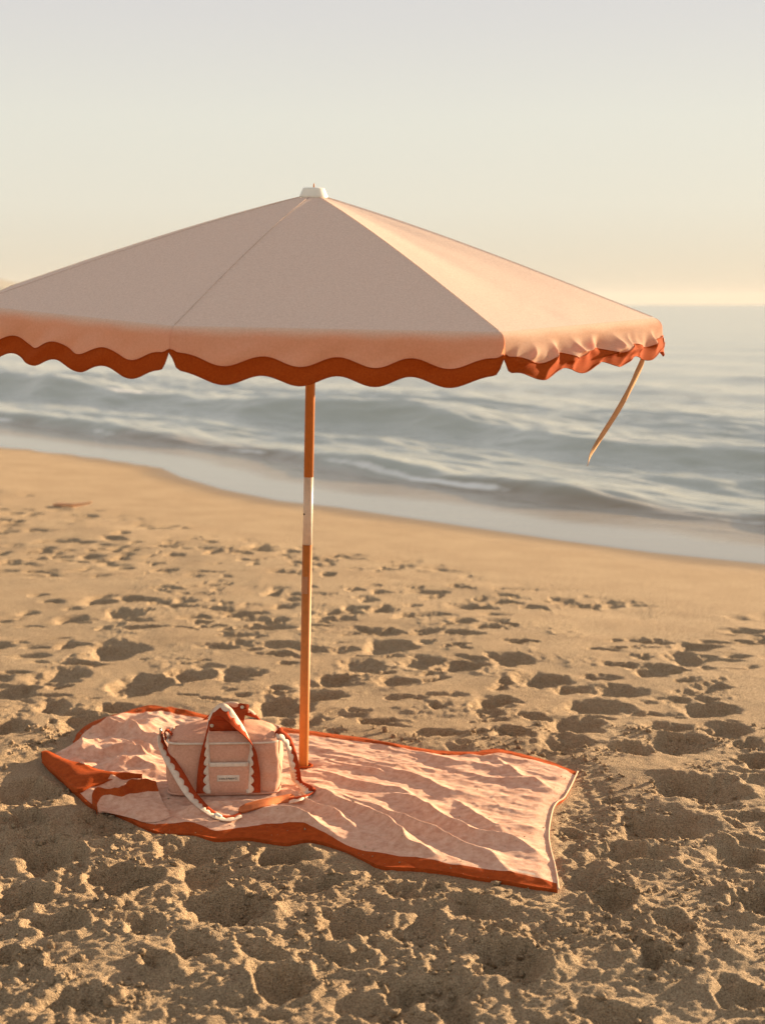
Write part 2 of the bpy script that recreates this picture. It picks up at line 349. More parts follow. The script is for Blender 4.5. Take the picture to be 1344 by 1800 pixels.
for px, py, wp, hp, d, an in seen:
    c = ground_at(px, py, 0); dist = c[1]
    a = .42*wp*dist/FPX; b = max(.48*hp*dist*dist/(CAMH*FPX), .42*a)
    b = min(b, 1.15*a)
    pit(c[0], c[1], a, b, an, d*.95, d*.30); centres.append((c[0], c[1], max(a, b)))
k = 0
while k < 1600:                                              # the rest of the trodden sand
    k += 1
    x, y = rng.uniform(-3.6, 3.4), rng.uniform(2.2, 11.5)
    s, t = shore_st(np.array([x]), np.array([y]))
    if s[0] > -1.6 or (abs(x) < 2 and poly_sd(np.array([x]), np.array([y]), TOUT)[0] < .03): continue
    r = rng.uniform(.03, .062) if y > 5 else rng.uniform(.03, .06)
    if any((x-a)**2+(y-b)**2 < ((.95 if y < 6.3 else .84)*(q+r))**2 for a, b, q in centres): continue
    if noise(x*1.1+2, y*1.1, 57) < -.12: continue
    centres.append((x, y, r*1.1))
    fade = min(1, (-1.55-s[0])/.7)
    pit(x, y, r*rng.uniform(1.0, 1.8), r*rng.uniform(.55, .95), rng.uniform(-.5, .5)+(1.2 if rng.rand() < .2 else 0), r*rng.uniform(.38, .70)*(.45+.55*fade), r*.17)
for k in range(1700):
    x, y = rng.uniform(-3.4, 3.2), rng.uniform(3.6, 11.5); s, t = shore_st(np.array([x]), np.array([y]))
    if s[0] > -1.6 or noise(x*.9+5, y*.9, 55) < -.25: continue
    r = rng.uniform(.012, .030); pit(x, y, r*rng.uniform(1.2, 3.2), r*rng.uniform(.8, 1.2), rng.normal(-.1, .35), r*rng.uniform(.4, .9)*min(1, (-1.5-s[0])/.6), r*.3)
keep = sstep(-.03, .05, sdT)
H += (RIM*(.45+.75*near)-PIT*(1+.02*near))*np.maximum(dry, .0)*(.15+.85*keep)
# crumbly clods on rims and pit walls
lump = np.clip(fbm(X*3.6, Y*3.6, 3, 31)*1.0+.5, 0, 1)
qx, qy = X+.008*noise(X*30, Y*30, 47), Y+.008*noise(X*30, Y*30, 48)
cl = np.abs(noise(qx*13, qy*13, 40))*.016+np.abs(noise(qx*27, qy*27, 41))*.013+np.abs(noise(qx*55, qy*55, 42))*.0075+np.abs(noise(X*105, Y*105, 43))*.0035
H += (cl-.010)*near*(.36+.92*lump)*sstep(-.02, .03, sdT)
mid = sstep(11, 5, Y)*(1-near)
H += (np.abs(noise(qx*16, qy*16, 44))*.012+np.abs(noise(qx*38, qy*38, 45))*.007+noise(X*70, Y*70, 49)*.0015)*mid*dry*np.clip(lump*1.3-.75+16*np.minimum(RIM+.4*PIT, .03), 0, 1)
# the towel presses the sand flat; a lip of sand stands along its front edge
inT = sstep(.06, -.02, sdT); H = H*(1-.93*inT)-.006*inT
H -= .004*sstep(.14, .04, sdT)*(1-inT)
# beach face down to and under the water
fall = np.where(S > -3.2, -(.16)*sstep(-3.2, .9, S), 0)
shift = float(-.12-(-.16*sstep(-3.2, .9, np.array([0.]))[0]))
fall = fall+np.where(S > -3.2, shift*sstep(-3.2, 0, S), 0)-np.where(S > 0, np.minimum(S*.09, 4), 0)
H += fall
WET = sstep(-.65, -.05, S+.12*noise(T*1.3, T*0+1.7, 8))
sand = link('sand', grid_mesh('sand', np.stack([X, Y, H], -1), True, {'wet': WET}), M_sand)
tag(sand, 'tan beach sand trodden into hollows and crumbly mounds', kind='structure')
def sand_z(x, y):
    i = np.clip(np.searchsorted(XS, x)-1, 0, len(XS)-2); j = np.clip(np.searchsorted(YS, y)-1, 0, len(YS)-2)
    u = (x-XS[i])/(XS[i+1]-XS[i]); v = (y-YS[j])/(YS[j+1]-YS[j])
    return (H[i, j]*(1-u)+H[i+1, j]*u)*(1-v)+(H[i, j+1]*(1-u)+H[i+1, j+1]*u)*v

# loose crumbs of damp sand lying on the churned foreground
def crumbs(name, label, x, y, z, rmin, rmean, rmax):
    ico = bmesh.new(); bmesh.ops.create_icosphere(ico, subdivisions=1, radius=1)
    V = np.array([v.co[:] for v in ico.verts]); F = np.array([[v.index for v in f.verts] for f in ico.faces]); ico.free(); n = len(x)
    r = np.minimum(rmin+rmean*rng.exponential(1, n), rmax)
    jit = 1+.28*rng.randn(n, len(V), 1); sc = rng.uniform(.7, 1.25, (n, 1, 3))
    P = V[None]*jit*sc*r[:, None, None]+np.stack([x, y, z+r*.25], -1)[:, None, :]
    fc = (F[None]+np.arange(n)[:, None, None]*len(V)).reshape(-1, 3)
    me = bpy.data.meshes.new(name); me.vertices.add(n*len(V)); me.vertices.foreach_set('co', P.astype(np.float32).ravel())
    me.loops.add(fc.size); me.polygons.add(len(fc)); me.loops.foreach_set('vertex_index', fc.astype(np.int32).ravel())
    me.polygons.foreach_set('loop_start', np.arange(0, fc.size, 3, dtype=np.int32)); me.polygons.foreach_set('loop_total', np.full(len(fc), 3, dtype=np.int32))
    me.update(calc_edges=True); me.polygons.foreach_set('use_smooth', np.full(len(fc), True))
    tag(link(name, me, M_sand), label, kind='stuff')
n = 16000; cx_ = rng.uniform(-1.3, 1.3, n); cy_ = 2.3+2.6*rng.rand(n)**1.2
k = (noise(cx_*4, cy_*4, 51)+.5*noise(cx_*11, cy_*11, 52) > .05) & (poly_sd(cx_, cy_, TOUT) > .01); cx_, cy_ = cx_[k], cy_[k]
crumbs('sand_crumbs', 'loose crumbs of damp sand on the churned foreground', cx_, cy_, np.array([sand_z(a, b) for a, b in zip(cx_, cy_)]), .0018, .0022, .011)

# ------------------------------------------------------------------ sea
ss = np.r_[axis([(-.25, 7.5, .035)]), grow(7.5, .05, 1.035, 60), ]
ss = np.r_[ss, grow(ss[-1], 2.0, 1.2, 9000)]
ts = axis([(-12, 26, .09)]); ts = np.r_[-12-grow(0, .12, 1.15, 6000)[::-1], ts, 26+grow(0, .12, 1.15, 6000)]
SS, TT = np.meshgrid(ss, ts, indexing='ij')
off = np.interp(TT, sh_t, sh_s)*np.exp(-np.clip(SS, 0, None)/6)
WX = P0[0]+TT*TD[0]+(SS+off)*ND[0]; WY = P0[1]+TT*TD[1]+(SS+off)*ND[1]
Z = np.full_like(SS, ZW+.004)
def crest(s0, h, wf, wb, seed, tw=.35, var=.6):
    c = s0+var*fbm(TT*tw*.5, TT*0+seed, 3, seed); a = h*np.clip(.85+.6*noise(TT*tw, TT*0+seed*1.7, seed+3), .2, 1.4)
    d = SS-c; return a*np.where(d < 0, np.exp(-(d/wf)**2), np.exp(-(d/wb)**2)), d
w1, d1 = crest(4.55, .30, .42, 1.5, 61); w2, d2 = crest(1.60, .11, .16, .8, 62, .5, .2)
w3, d3 = crest(8.2, .15, .9, 1.6, 63); w4, d4 = crest(12.5, .13, 1.1, 2.0, 64); w5, d5 = crest(3.0, .06, .25, .6, 65, .6, .4); w6, d6 = crest(18, .14, 1.4, 2.2, 66)
far = np.exp(-np.clip(SS-15, 0, None)/60)
deep = sstep(.7, 1.8, SS)
chop = (.020*noise(SS*1.6, TT*.5, 71)+.022*noise(SS*4.2, TT*1.1, 72)+.013*noise(SS*9, TT*2.6, 73))
Z += w1+w2+w3+w4+w5+w6+chop*deep*far+.05*np.sin(SS*.9+2*noise(TT*.12, SS*.05, 74))*sstep(14, 22, SS)*far
Z = np.where(SS < 0, ZW+.004+SS*.04, Z)
film = sstep(.85, .45, SS+.15*noise(TT*1.1, TT*0, 75)); silt = sstep(1.7, 1.3, SS+.15*noise(TT*1.3, TT*0+4, 76))*.9
foam = np.clip(1.0*np.exp(-((d2+.16)/.06)**2)*np.clip(.42+noise(TT*.9, TT*0+2, 77), 0, 1)
   +1.0*np.exp(-((d1-.02)/.14)**2)*np.clip(noise(TT*.5, TT*0+8, 78)+.40, 0, 1)+.53*sstep(1.5, 2.2, SS)*sstep(4.2, 2.8, SS)*np.clip(.5+noise(SS*1.5, TT*.6, 79), 0, 1)
   +.5*np.exp(-((SS-.02)/.035)**2)*np.clip(.4+noise(TT*1.5, TT*0+3, 80), 0, 1), 0, 1)
tag(link('sea', grid_mesh('sea', np.stack([WX, WY, Z], -1), True, {'film': film, 'silt': silt, 'foam': foam}), M_sea), 'grey green sea with low waves running up the beach', kind='structure')

# ------------------------------------------------------------------ sea air
def haze():
    bm = bmesh.new(); bmesh.ops.create_cube(bm, size=1)
    bmesh.ops.scale(bm, vec=(24000, 24000, 110), verts=bm.verts); bmesh.ops.translate(bm, vec=(0, 0, 85-55.0), verts=bm.verts)
    m, nt = mat('sea_air'); v = N(nt, 'ShaderNodeVolumePrincipled', Density=HAZE); v.inputs['Color'].default_value = (.93, .90, .84, 1); v.inputs['Anisotropy'].default_value = 0
    o = N(nt, 'ShaderNodeOutputMaterial'); nt.links.new(v.outputs[0], o.inputs['Volume'])
    tag(link('haze', bm_mesh('haze', bm, False), m), 'pale evening haze over the sea', kind='stuff')
HAZE = .00005
haze()

# ------------------------------------------------------------------ headland far down the coast
hx = np.linspace(-3200, -705, 60); hy = np.linspace(0, 900, 14)
HX, HY = np.meshgrid(hx, hy, indexing='ij')
prof = 70*np.clip((-690-HX)/260, 0, 1)**.6*np.sin(np.pi*np.clip((HY)/900, 0, 1))**.7
HZ = prof*(1+.25*fbm(HX/300, HY/300, 3, 91))-2
tag(link('headland_hill', grid_mesh('headland_hill', np.stack([HX, HY+2900, HZ], -1), True), M_hill), 'pale distant headland behind the left edge of the canopy', kind='structure')

# ------------------------------------------------------------------ beach umbrella
base = ground_at(533, 1352, 0.0)
ax = Vector((.028, -.0677, 1)).normalized(); ux = (Vector((1, 0, 0))-ax*ax.x).normalized(); uy = ax.cross(ux)
UM = Matrix((ux, uy, ax)).transposed()
umb = empty('beach_umbrella', base, UM.to_euler())
tag(umb, 'pale pink beach umbrella with scalloped rust trim on an orange and white pole', 'umbrella')
PHI, RZ, AZ, RR = .1154, 1.4393, 1.7377, .984
def axis_z(py):                                              # height on the pole seen at a photo row
    lo, hi = 0, 2
    for _ in range(40):
        m = (lo+hi)/2; p = Vector(base)+UM@Vector((0, 0, m)); q = p-EYE
        zc = q.y*math.cos(PITCH)-q.z*math.sin(PITCH); yc = q.y*math.sin(PITCH)+q.z*math.cos(PITCH)
        if 900-FPX*yc/zc > py: lo = m
        else: hi = m
    return lo
z1, z2, z3, z4, zh = [axis_z(v) for v in (957, 838, 1042, 1012, 903)]
PR = .0142
def seg(a, b, r): return [(r*.93, a), (r, a+.003), (r, b-.003), (r*.93, b)]
link('lower_pole', bm_mesh('lower_pole', lathe([(PR*1.04, -.30), (PR*1.04, z1)], 28)), M_pole, umb)
link('white_pole_band', bm_mesh('white_pole_band', lathe([(PR, z1), (PR, z2)], 28)), M_polewhite, umb)
link('upper_pole', bm_mesh('upper_pole', lathe([(PR, z2), (PR, AZ-.01)], 28)), M_pole, umb)
# strip of old tape round the left of the pole, dark stud standing in for the small hole in the white band
a = np.linspace(R(150), R(285), 14); tp = np.array([[(PR*1.04+.0009)*np.cos(t), (PR*1.04+.0009)*np.sin(t), z] for z in np.linspace(z3, z4, 6) for t in a]).reshape(6, 14, 3)
link('tape_strip', grid_mesh('tape_strip', tp), M_tape, umb)
rv = lathe([(.0005, -.001), (.0032, -.001), (.0032, .0012), (.0015, .0022)], 12, Matrix.Translation((PR*math.cos(R(222)), PR*math.sin(R(222)), zh))@Matrix.Rotation(R(222), 4, 'Z')@Matrix.Rotation(R(90), 4, 'Y'))
link('painted_pin_hole', bm_mesh('painted_pin_hole', rv), M_hole_shade, umb)
cap = link('hub_cap', bm_mesh('hub_cap', lathe([(.040, AZ-.006), (.041, AZ+.001), (.0385, AZ+.006), (.0345, AZ+.015), (.032, AZ+.021), (.030, AZ+.024), (.012, AZ+.0255)], 36)), M_plastic, umb)
link('finial', bm_mesh('finial', lathe([(.0022, AZ+.0255), (.0018, AZ+.034), (.0007, AZ+.037)], 10)), M_pole, cap)
link('runner', bm_mesh('runner', lathe([(PR+.002, 1.30), (.026, 1.31), (.026, 1.355), (PR+.002, 1.365)], 24)), M_plastic, umb)
HUBR = .030
def corner(k): t = PHI+R(45*k-22.5); return np.array([RR*math.sin(t), -RR*math.cos(t), RZ])
def panel_pt(k, u, w):
    c0, c1 = corner(k), corner(k+1); rim = c0[None]*(1-u)[:, None]+c1[None]*u[:, None]
    hub = rim*np.array([HUBR, HUBR, 0])+np.array([0, 0, AZ])
    p = hub*(1-w)[:, None]+rim*w[:, None]
    bul = .012*np.sin(np.pi*w**.8); sag = -.008*np.sin(np.pi*u)*np.sin(np.pi*np.clip(w, 0, 1))+.0035*noise(u*3+k*5, w*2.2+k, 107)*np.sin(np.pi*u)*np.sin(np.pi*np.clip(w, 0, 1))+.0022*noise(u*7+k*5, w*9+u*3, 108)*sstep(.75, .95, w)*np.sin(np.pi*u)*sstep(1.0, .95, w)
    p[:, 2] += bul+sag; return p
SLOPE = math.atan((AZ-RZ)/(RR*math.cos(R(22.5))))
def drop_outer(u, k):
    d = .1265+.0115*np.cos(2*np.pi*(u-.1625)/.2233)
    e = np.minimum(u, 1-u)
    d = d-.046*np.exp(-(e/.016)**2)-.014*np.exp(-(e/.05)**2)
    return d
def drop_inner(u, k):
    d = .0850+.0115*np.cos(2*np.pi*(u-.1625)/.2233); e = np.minimum(u, 1-u)
    return d-.014*np.exp(-(e/.016)**2)-.010*np.exp(-(e/.05)**2)
wind = {0: (.020, .8), 1: (.022, 1.0), 7: (.022, .9), 2: (.03, 1), 3: (.02, .8), 4: (.015, .8), 5: (.015, .8), 6: (.015, .8)}
def val_pt(k, u, l, proud=0.0):
    """cloth hanging from the rim of panel k: u along the chord, l metres down the cloth"""
    c0, c1 = corner(k), corner(k+1); rim = c0[None]*(1-u)[:, None]+c1[None]*u[:, None]
    tn = (c1-c0)/np.linalg.norm(c1-c0); nn = np.array([tn[1], -tn[0], 0.]); 
    L = .034; lc = np.clip(l, 0, L); k1 = (R(86)-SLOPE)/L
    out = (np.sin(SLOPE+k1*lc)-math.sin(SLOPE))/k1+np.clip(l-L, 0, None)*math.cos(R(86))
    dn = -(np.cos(SLOPE+k1*lc)-math.cos(SLOPE))/k1+np.clip(l-L, 0, None)*math.sin(R(86))
    am, fr = wind[k]; q = sstep(.012, .10, l); ed = np.sin(np.pi*u)**.7
    bil = am*q*ed*(noise(u*5.2*fr+k*7, l*6, 101)+.5*noise(u*11*fr+k*5+l*16, l*9, 102))
    if k in (1, 2):
        cr = (1-np.abs(noise(u*7.5+k*3+l*6, l*9, 103)))**3*.040+noise(u*19+l*14, l*17, 104)*.009
        bil = bil*(1-.5*sstep(.07, .12, l))+cr*sstep(.03, .075, l)*(1-.72*sstep(.075, .115, l))*ed-.008*sstep(.03, .085, l)
        dn = dn*(1-.10*sstep(.02, .1, l)*sstep(0, .08, u)-.12*u*sstep(.02, .1, l)); out = out+.036*sstep(.02, .13, l)*(1-.5*u**4)*sstep(-.02, .14, u)
    out = out+bil+proud
    rim = rim+tn[None]*(.0012*np.sign(u-.5)*(np.abs(u-.5) > .49))[:, None]; p = rim+nn[None]*out[:, None]+tn[None]*(out*(2*u-1)*math.tan(R(22.5))*1.0)[:, None]
    p[:, 2] -= dn; return p
NU = 180
for k in range(8):
    u = np.linspace(0, 1, 49); wv = np.linspace(0, 1, 33)
    P = np.array([panel_pt(k, u, np.full_like(u, v)) for v in wv])
    pan = link('canopy_panel', grid_mesh('canopy_panel', P[:, ::-1]), M_canopy, umb)
    u = np.linspace(0.0, 1, NU); lo, li = drop_outer(u, k), drop_inner(u, k)
    P = np.array([val_pt(k, u, li*f+.004*f) for f in np.linspace(0, 1, 34)])
    link('valance', grid_mesh('valance', P[:, ::-1]), M_valance_glow, pan)
    P = np.array([val_pt(k, u, li+(lo-li)*f, .0016) for f in np.linspace(0, 1, 18)])
    link('scallop_trim', grid_mesh('scallop_trim', P[:, ::-1]), M_trim, pan)
    e1 = val_pt(k, u, li, .0022); e2 = val_pt(k, u, lo, .0016)
    bm = tube(e1[::2], .0013, 5); tube(e2[::2], .0016, 5, bm)
    link('trim_piping', bm_mesh('trim_piping', bm), M_trim, pan)
    c = corner(k)                                             # rib under the seam, with its strut to the runner
    hubp = c*np.array([.03, .03, 0])+np.array([0, 0, AZ-.012])
    rb = link('rib', bm_mesh('rib', tube([hubp, hubp*.5+c*.5+np.array([0, 0, .004]), c-np.array([0, 0, .006])], .0035, 8)), M_rib, umb)
    st = np.array([c[0]*.024, c[1]*.024, 1.34]); en = hubp*.5+c*.5-np.array([0, 0, .004])
    link('strut', bm_mesh('strut', tube([st, en], .003, 8)), M_rib, rb)
    # sewn seam raised along the rib
    sp = [panel_pt(k, np.array([0.]), np.array([v]))[0]+np.array([0, 0, .0012]) for v in np.linspace(.01, .995, 24)]
    link('seam', bm_mesh('seam', tube(sp, .0007, 5)), M_canopy, pan)

def cam_pt(px, py, depth):
    x, y = (px-672)/FPX, (900-py)/FPX
    d = Vector((x, math.cos(PITCH)+y*math.sin(PITCH), -math.sin(PITCH)+y*math.cos(PITCH)))
    return EYE+d*(depth/d.y)
def ribbon(path, wvec, a, b, thick=.0012):
    """closed flat band along path between offsets a(t), b(t) of the width vectors"""
    P = np.array(path); W = np.array(wvec); W = W/np.linalg.norm(W, axis=1)[:, None]
    T_ = np.gradient(P, axis=0); T_ /= np.linalg.norm(T_, axis=1)[:, None]+1e-12
    Nn = np.cross(T_, W); Nn /= np.linalg.norm(Nn, axis=1)[:, None]+1e-12
    a = np.broadcast_to(a, len(P)); b = np.broadcast_to(b, len(P))
    l, r = P+W*a[:, None], P+W*b[:, None]; h = Nn*thick/2
    me = grid_mesh('band', np.stack([l+h, (l+r)/2+h*1.15, r+h, r-h, (l+r)/2-h*1.15, l-h, l+h], 1))
    return me
# loose tie blown out below the right-hand rib tip
Bc = Vector(base)+UM@Vector(corner(2)); dB = Bc.y-.03
tie = catmull([cam_pt(1133, 612, dB), cam_pt(1128, 634, dB), cam_pt(1112, 672, dB+.01), cam_pt(1085, 722, dB+.02), cam_pt(1056, 768, dB+.01), cam_pt(1038, 800, dB), cam_pt(1032, 819, dB-.01)], 60)
tt = np.linspace(0, 1, 60); ang = -.35+1.5*tt+.5*np.sin(tt*7)
wv = np.stack([np.cos(ang), np.sin(ang)*.9, .45*np.cos(ang)], -1)
inv = umb.matrix_basis.inverted()
me = ribbon(tie, wv, -.0125*np.minimum(1, (1-tt)*7+.18)*np.minimum(1, tt*4+.3), .0125*np.minimum(1, tt*4+.3)*np.minimum(1, (1-tt)*7+.18), .0012)
me.transform(Matrix.Translation(base).to_4x4().inverted()); me.transform(UM.to_4x4().inverted())
tieo = link('tie_ribbon', me, fabric('tie_cloth', (.62, .40, .23), trans=.25, weave=1100), umb); tieo['label'] = 'cream ribbon tie blowing loose below the right corner'

# ------------------------------------------------------------------ towel
def dens(px, n, z=TZ):
    p = catmull(G(px, z), n); p[:, :2] += .004*np.stack([noise(p[:, 0]*9, p[:, 1]*9, 125), noise(p[:, 0]*12, p[:, 1]*12, 126)], -1); return p
NT = 420
cF, cFI, cBI, cB = dens(front_px, NT), dens(finn_px, NT), dens(binn_px, NT), dens(back_px, NT)
ridges = [([(552, 1350), (620, 1365), (693, 1383), (717, 1395)], .016, .020), ([(548, 1375), (596, 1403), (661, 1435), (701, 1463), (725, 1483), (761, 1499)], .028, .026),
 ([(580, 1387), (633, 1407), (673, 1427), (749, 1459), (805, 1475), (862, 1499), (902, 1523)], .026, .024), ([(690, 1392), (757, 1419), (797, 1447), (841, 1459), (886, 1469), (942, 1491), (974, 1511)], .030, .026),
 ([(793, 1401), (841, 1431), (882, 1447), (958, 1449)], .022, .022), ([(640, 1335), (725, 1358), (789, 1390), (850, 1385)], .018, .03), ([(861, 1330), (902, 1354), (974, 1383)], .016, .022), ([(610, 1290), (670, 1300), (760, 1330), (860, 1345)], .018, .03),
 ([(600, 1320), (700, 1345), (760, 1350)], .012, .016), ([(800, 1350), (880, 1365), (980, 1368)], .012, .016), ([(545, 1330), (640, 1345), (680, 1352)], .010, .012), ([(740, 1318), (850, 1330), (940, 1335)], .010, .014),
 ([(135, 1290), (180, 1277), (240, 1282), (290, 1300)], .050, .030), ([(170, 1262), (220, 1268), (275, 1272)], .030, .022), ([(175, 1320), (225, 1318), (268, 1326)], .030, .018), ([(190, 1342), (240, 1338), (280, 1350)], .026, .018), ([(120, 1318), (165, 1308), (210, 1306)], .030, .02), ([(210, 1300), (240, 1310), (262, 1330)], .022, .013), ([(236, 1296), (258, 1306), (275, 1318)], .02, .011),
 ([(262, 1240), (330, 1252), (390, 1256)], .022, .022), ([(90, 1330), (150, 1358), (230, 1380)], .018, .022), ([(330, 1420), (420, 1410), (480, 1418), (540, 1440)], .020, .03), ([(430, 1420), (500, 1425), (560, 1447), (600, 1468)], .024, .03), ([(470, 1385), (520, 1392), (580, 1420), (640, 1462)], .022, .02), ([(300, 1405), (360, 1425), (410, 1440)], .014, .02)]
RG = [(G(p, TZ)[:, :2], h, s) for p, h, s in ridges]
def seg_dist(x, y, V):
    """distance to a polyline and the taper towards its ends"""
    d = np.full(np.shape(x), 1e9); tt_ = np.zeros(np.shape(x)); n = len(V)-1
    for i, (a, b) in enumerate(zip(V, V[1:])):
        e = b-a; k = np.clip(((x-a[0])*e[0]+(y-a[1])*e[1])/(e@e), 0, 1); q = np.hypot(x-a[0]-k*e[0], y-a[1]-k*e[1])
        tt_ = np.where(q < d, (i+k)/n, tt_); d = np.minimum(d, q)
    return d, np.sin(np.pi*np.clip(.04+.92*tt_, 0, 1))**.6
def towel_z(x, y):
    z = np.full(np.shape(x), .010)
    qx, qy = x+.016*noise(x*9, y*9, 111)+.022*noise(x*4, y*4, 127), y+.02*noise(x*8, y*8, 112)+.03*noise(x*4, y*4, 128)
    for V, h, s in RG:
        d, tp_ = seg_dist(qx, qy, V); z = z+h*tp_*(.8+.4*noise(x*5, y*5, 113))*(.6*np.exp(-(d/(s*1.15))**2)+.4*np.exp(-(d/(s*.35))**1.6))
    an = R(-38); u = x*math.cos(an)+y*math.sin(an); v = -x*math.sin(an)+y*math.cos(an)
    lf = sstep(-.55, -.85, x); z = z+.0016*(1-np.abs(noise(u*6, v*26, 119)))**3*sstep(4.1, 4.5, y)+.0022*noise(x*26, y*22, 120)*sstep(.05, .3, x)*sstep(4.1, 4.4, y)
    z = z+.0045*noise(u*5, v*15, 114)+.0016*noise(u*8, v*38, 115)+.0008*noise(x*60, y*60, 116)+.0026*(1-np.abs(noise(x*5+1.5*noise(x*3, y*3, 129), y*8, 130)))**5+.0014*(1-np.abs(noise(x*9+noise(x*5, y*5, 134), y*13+3, 135)))**5+lf*(.022*noise(x*10, y*10, 117)+.011*(1-np.abs(noise(x*13, y*11, 118)))**2)
    return z
def flat_bag(x, y, z): return z
BAGC = ground_at(389, 1393, .035)[:2]+np.array([0, .105])
def tz(x, y):
    z = towel_z(x, y)
    m = sstep(.05, -.03, np.maximum(np.abs(x-BAGC[0])-.155, np.abs(y-BAGC[1])-.095)); z = z*(1-m)+.020*m   # pressed under the bag
    mp = sstep(.06, .02, np.hypot(x-base[0], y-base[1])); z = z*(1-mp)+.006*mp
    ed = -poly_sd(x, y, TOUT); z = .003+.007*sstep(0, .045, ed)+(z-.010)*(.30+.70*sstep(.0, .11, ed)); return np.maximum(z, .0025)
def patch(c0, c1, n, squeeze=1.0):
    f = np.linspace(0, 1, n)[:, None, None]; P = c0[None]*(1-f)+c1[None]*f
    P[..., 2] = tz(P[..., 0], P[..., 1]); return P
towel = empty('beach_towel', (float(TOUT[:, 0].mean()), float(TOUT[:, 1].mean()), 0.0))
tag(towel, 'large pink towel with rust borders spread rumpled on the sand under the umbrella', 'towel')
def tlink(name, P, m, lab=None, solid=True):
    P = P-np.array(towel.location)
    o = link(name, grid_mesh(name, P), m, towel)
    if lab: o['label'] = lab
    return o
# right-hand end follows its own wavy edge
fld = patch(cFI, cBI-(cB-cBI)*np.array([.35, .35, 0]), 260); fb = patch(cF, cFI, 34); bb = patch(cBI-(cB-cBI)*np.array([.35, .35, 0]), cB, 22)
rE = dens(right_px, 34+260+22); uu = np.linspace(0, 1, NT)
allP = np.concatenate([fb[:-1], fld[:-1], bb], 0); m = allP.shape[0]
dl = np.linalg.norm(np.diff(allP[:, -1, :2], axis=0), axis=1); dl = np.r_[0, np.cumsum(dl)]; dl /= dl[-1]
rc = catmull(G(right_px), 400); rd = np.r_[0, np.cumsum(np.linalg.norm(np.diff(rc, axis=0), axis=1))]; rd /= rd[-1]
tgt = np.stack([np.interp(dl, rd, rc[:, i]) for i in range(2)], -1)
shiftv = tgt-allP[:, -1, :2]; wgt = sstep(.80, 1.0, uu)
allP[..., :2] += shiftv[:, None, :]*wgt[None, :, None]
allP[..., 2] = tz(allP[..., 0], allP[..., 1])
n1, n2 = 33, 33+259
# hem sags to the sand along the very edge
tlink('front_border', allP[:n1+1], M_border); tlink('field', allP[n1:n2+1], M_towel); tlink('back_border', allP[n2:], M_border)
edge = np.concatenate([allP[0], allP[1:-1, -1], allP[-1][::-1], allP[1:-1, 0][::-1]], 0); 
low = edge.copy(); low[:, 2] -= .004; low2 = edge.copy(); low2[:, 2] = -.02
tlink('hem', np.stack([edge, low, low2], 0)[:, list(range(len(edge)))+[0]], M_border)
pe = allP[:, -1][::3]-np.array(towel.location)+np.array([.002, 0, .0015])
link('piping', bm_mesh('piping', tube(pe, .0026, 8)), M_piping, towel)
# sewn care tag near the right front corner
tg = np.array([ground_at(p, q, .03) for p, q in [(895, 1519), (940, 1526)]]); tgp = []
for f in np.linspace(0, 1, 12):
    c = tg[0]*(1-f)+tg[1]*f; tgp.append([[c[0], c[1]-.006, 0], [c[0], c[1]+.006, 0]])
tgp = np.array(tgp); tgp[..., 2] = tz(tgp[..., 0], tgp[..., 1])+.003
tlink('care_tag', tgp, M_white)
# stitched opening that the pole goes through
an_ = np.linspace(0, 2*math.pi, 33); hr = [(float(base[0]+.003+.024*math.cos(q)), float(base[1]-.003+.020*math.sin(q)), .012) for q in an_]
link('pole_hole_rim', bm_mesh('pole_hole_rim', tube(np.array(hr)-np.array(towel.location), .0034, 6)), M_border, towel)
hd = np.array([[(base[0]+.003+r_*math.cos(q), base[1]-.003+r_*.83*math.sin(q), .0105) for q in an_] for r_ in (.010, .0235)])
tlink('pole_hole_shade', hd, M_hole_shade)  # flat near-black disc painted as the shade inside the opening
# left end turned up so that its rust side shows, and the front edge folded back over itself
f = np.linspace(0, 1, 30)[:, None, None]
ct = catmull(G([(72, 1319), (84, 1315), (110, 1326), (140, 1338), (190, 1351), (250, 1364)], .032), 90)
cb = catmull(G([(74, 1330), (86, 1343), (108, 1363), (134, 1384), (165, 1378), (198, 1371), (250, 1367)], .026), 90)
CP = ct[None]*(1-f)+cb[None]*f
CP[..., 2] = .35*tz(CP[..., 0], CP[..., 1])+.018+.012*np.sin(np.pi*np.clip(f[..., 0]*1.15, 0, 1))*np.ones(90)[None]
cl_ = CP[:1].copy(); cl_[..., 2] = .004; cl2 = CP[-1:].copy(); cl2[..., 2] -= .012
tlink('turned_corner', np.concatenate([cl_, CP, cl2], 0), M_border, 'rust underside of the left end turned up')
ft = catmull(G([(171, 1417), (163, 1404), (162, 1393), (171, 1385), (190, 1388), (210, 1390), (226, 1377), (245, 1375), (274, 1377)], .040), 120)
fbt = catmull(G([(174, 1418), (180, 1416), (190, 1417), (205, 1419), (220, 1422), (236, 1426), (252, 1432), (275, 1434), (300, 1428)], .030), 120)
f = np.linspace(0, 1, 44)[:, None, None]; FP = ft[None]*(1-f)+fbt[None]*f
FP[..., 2] = tz(FP[..., 0], FP[..., 1])+.008+.020*np.exp(-(f[..., 0]/.25)**2)-.006*sstep(.75, 1, f[..., 0])
tlink('folded_edge', FP[9:], M_towel)
rim_ = np.concatenate([FP[:1], FP[:1], FP[:10]], 0); rim_[0, :, 2] -= .024; rim_[1, :, 2] -= .008; rim_[2:5, :, 2] += .003
tlink('folded_border', rim_, M_border)

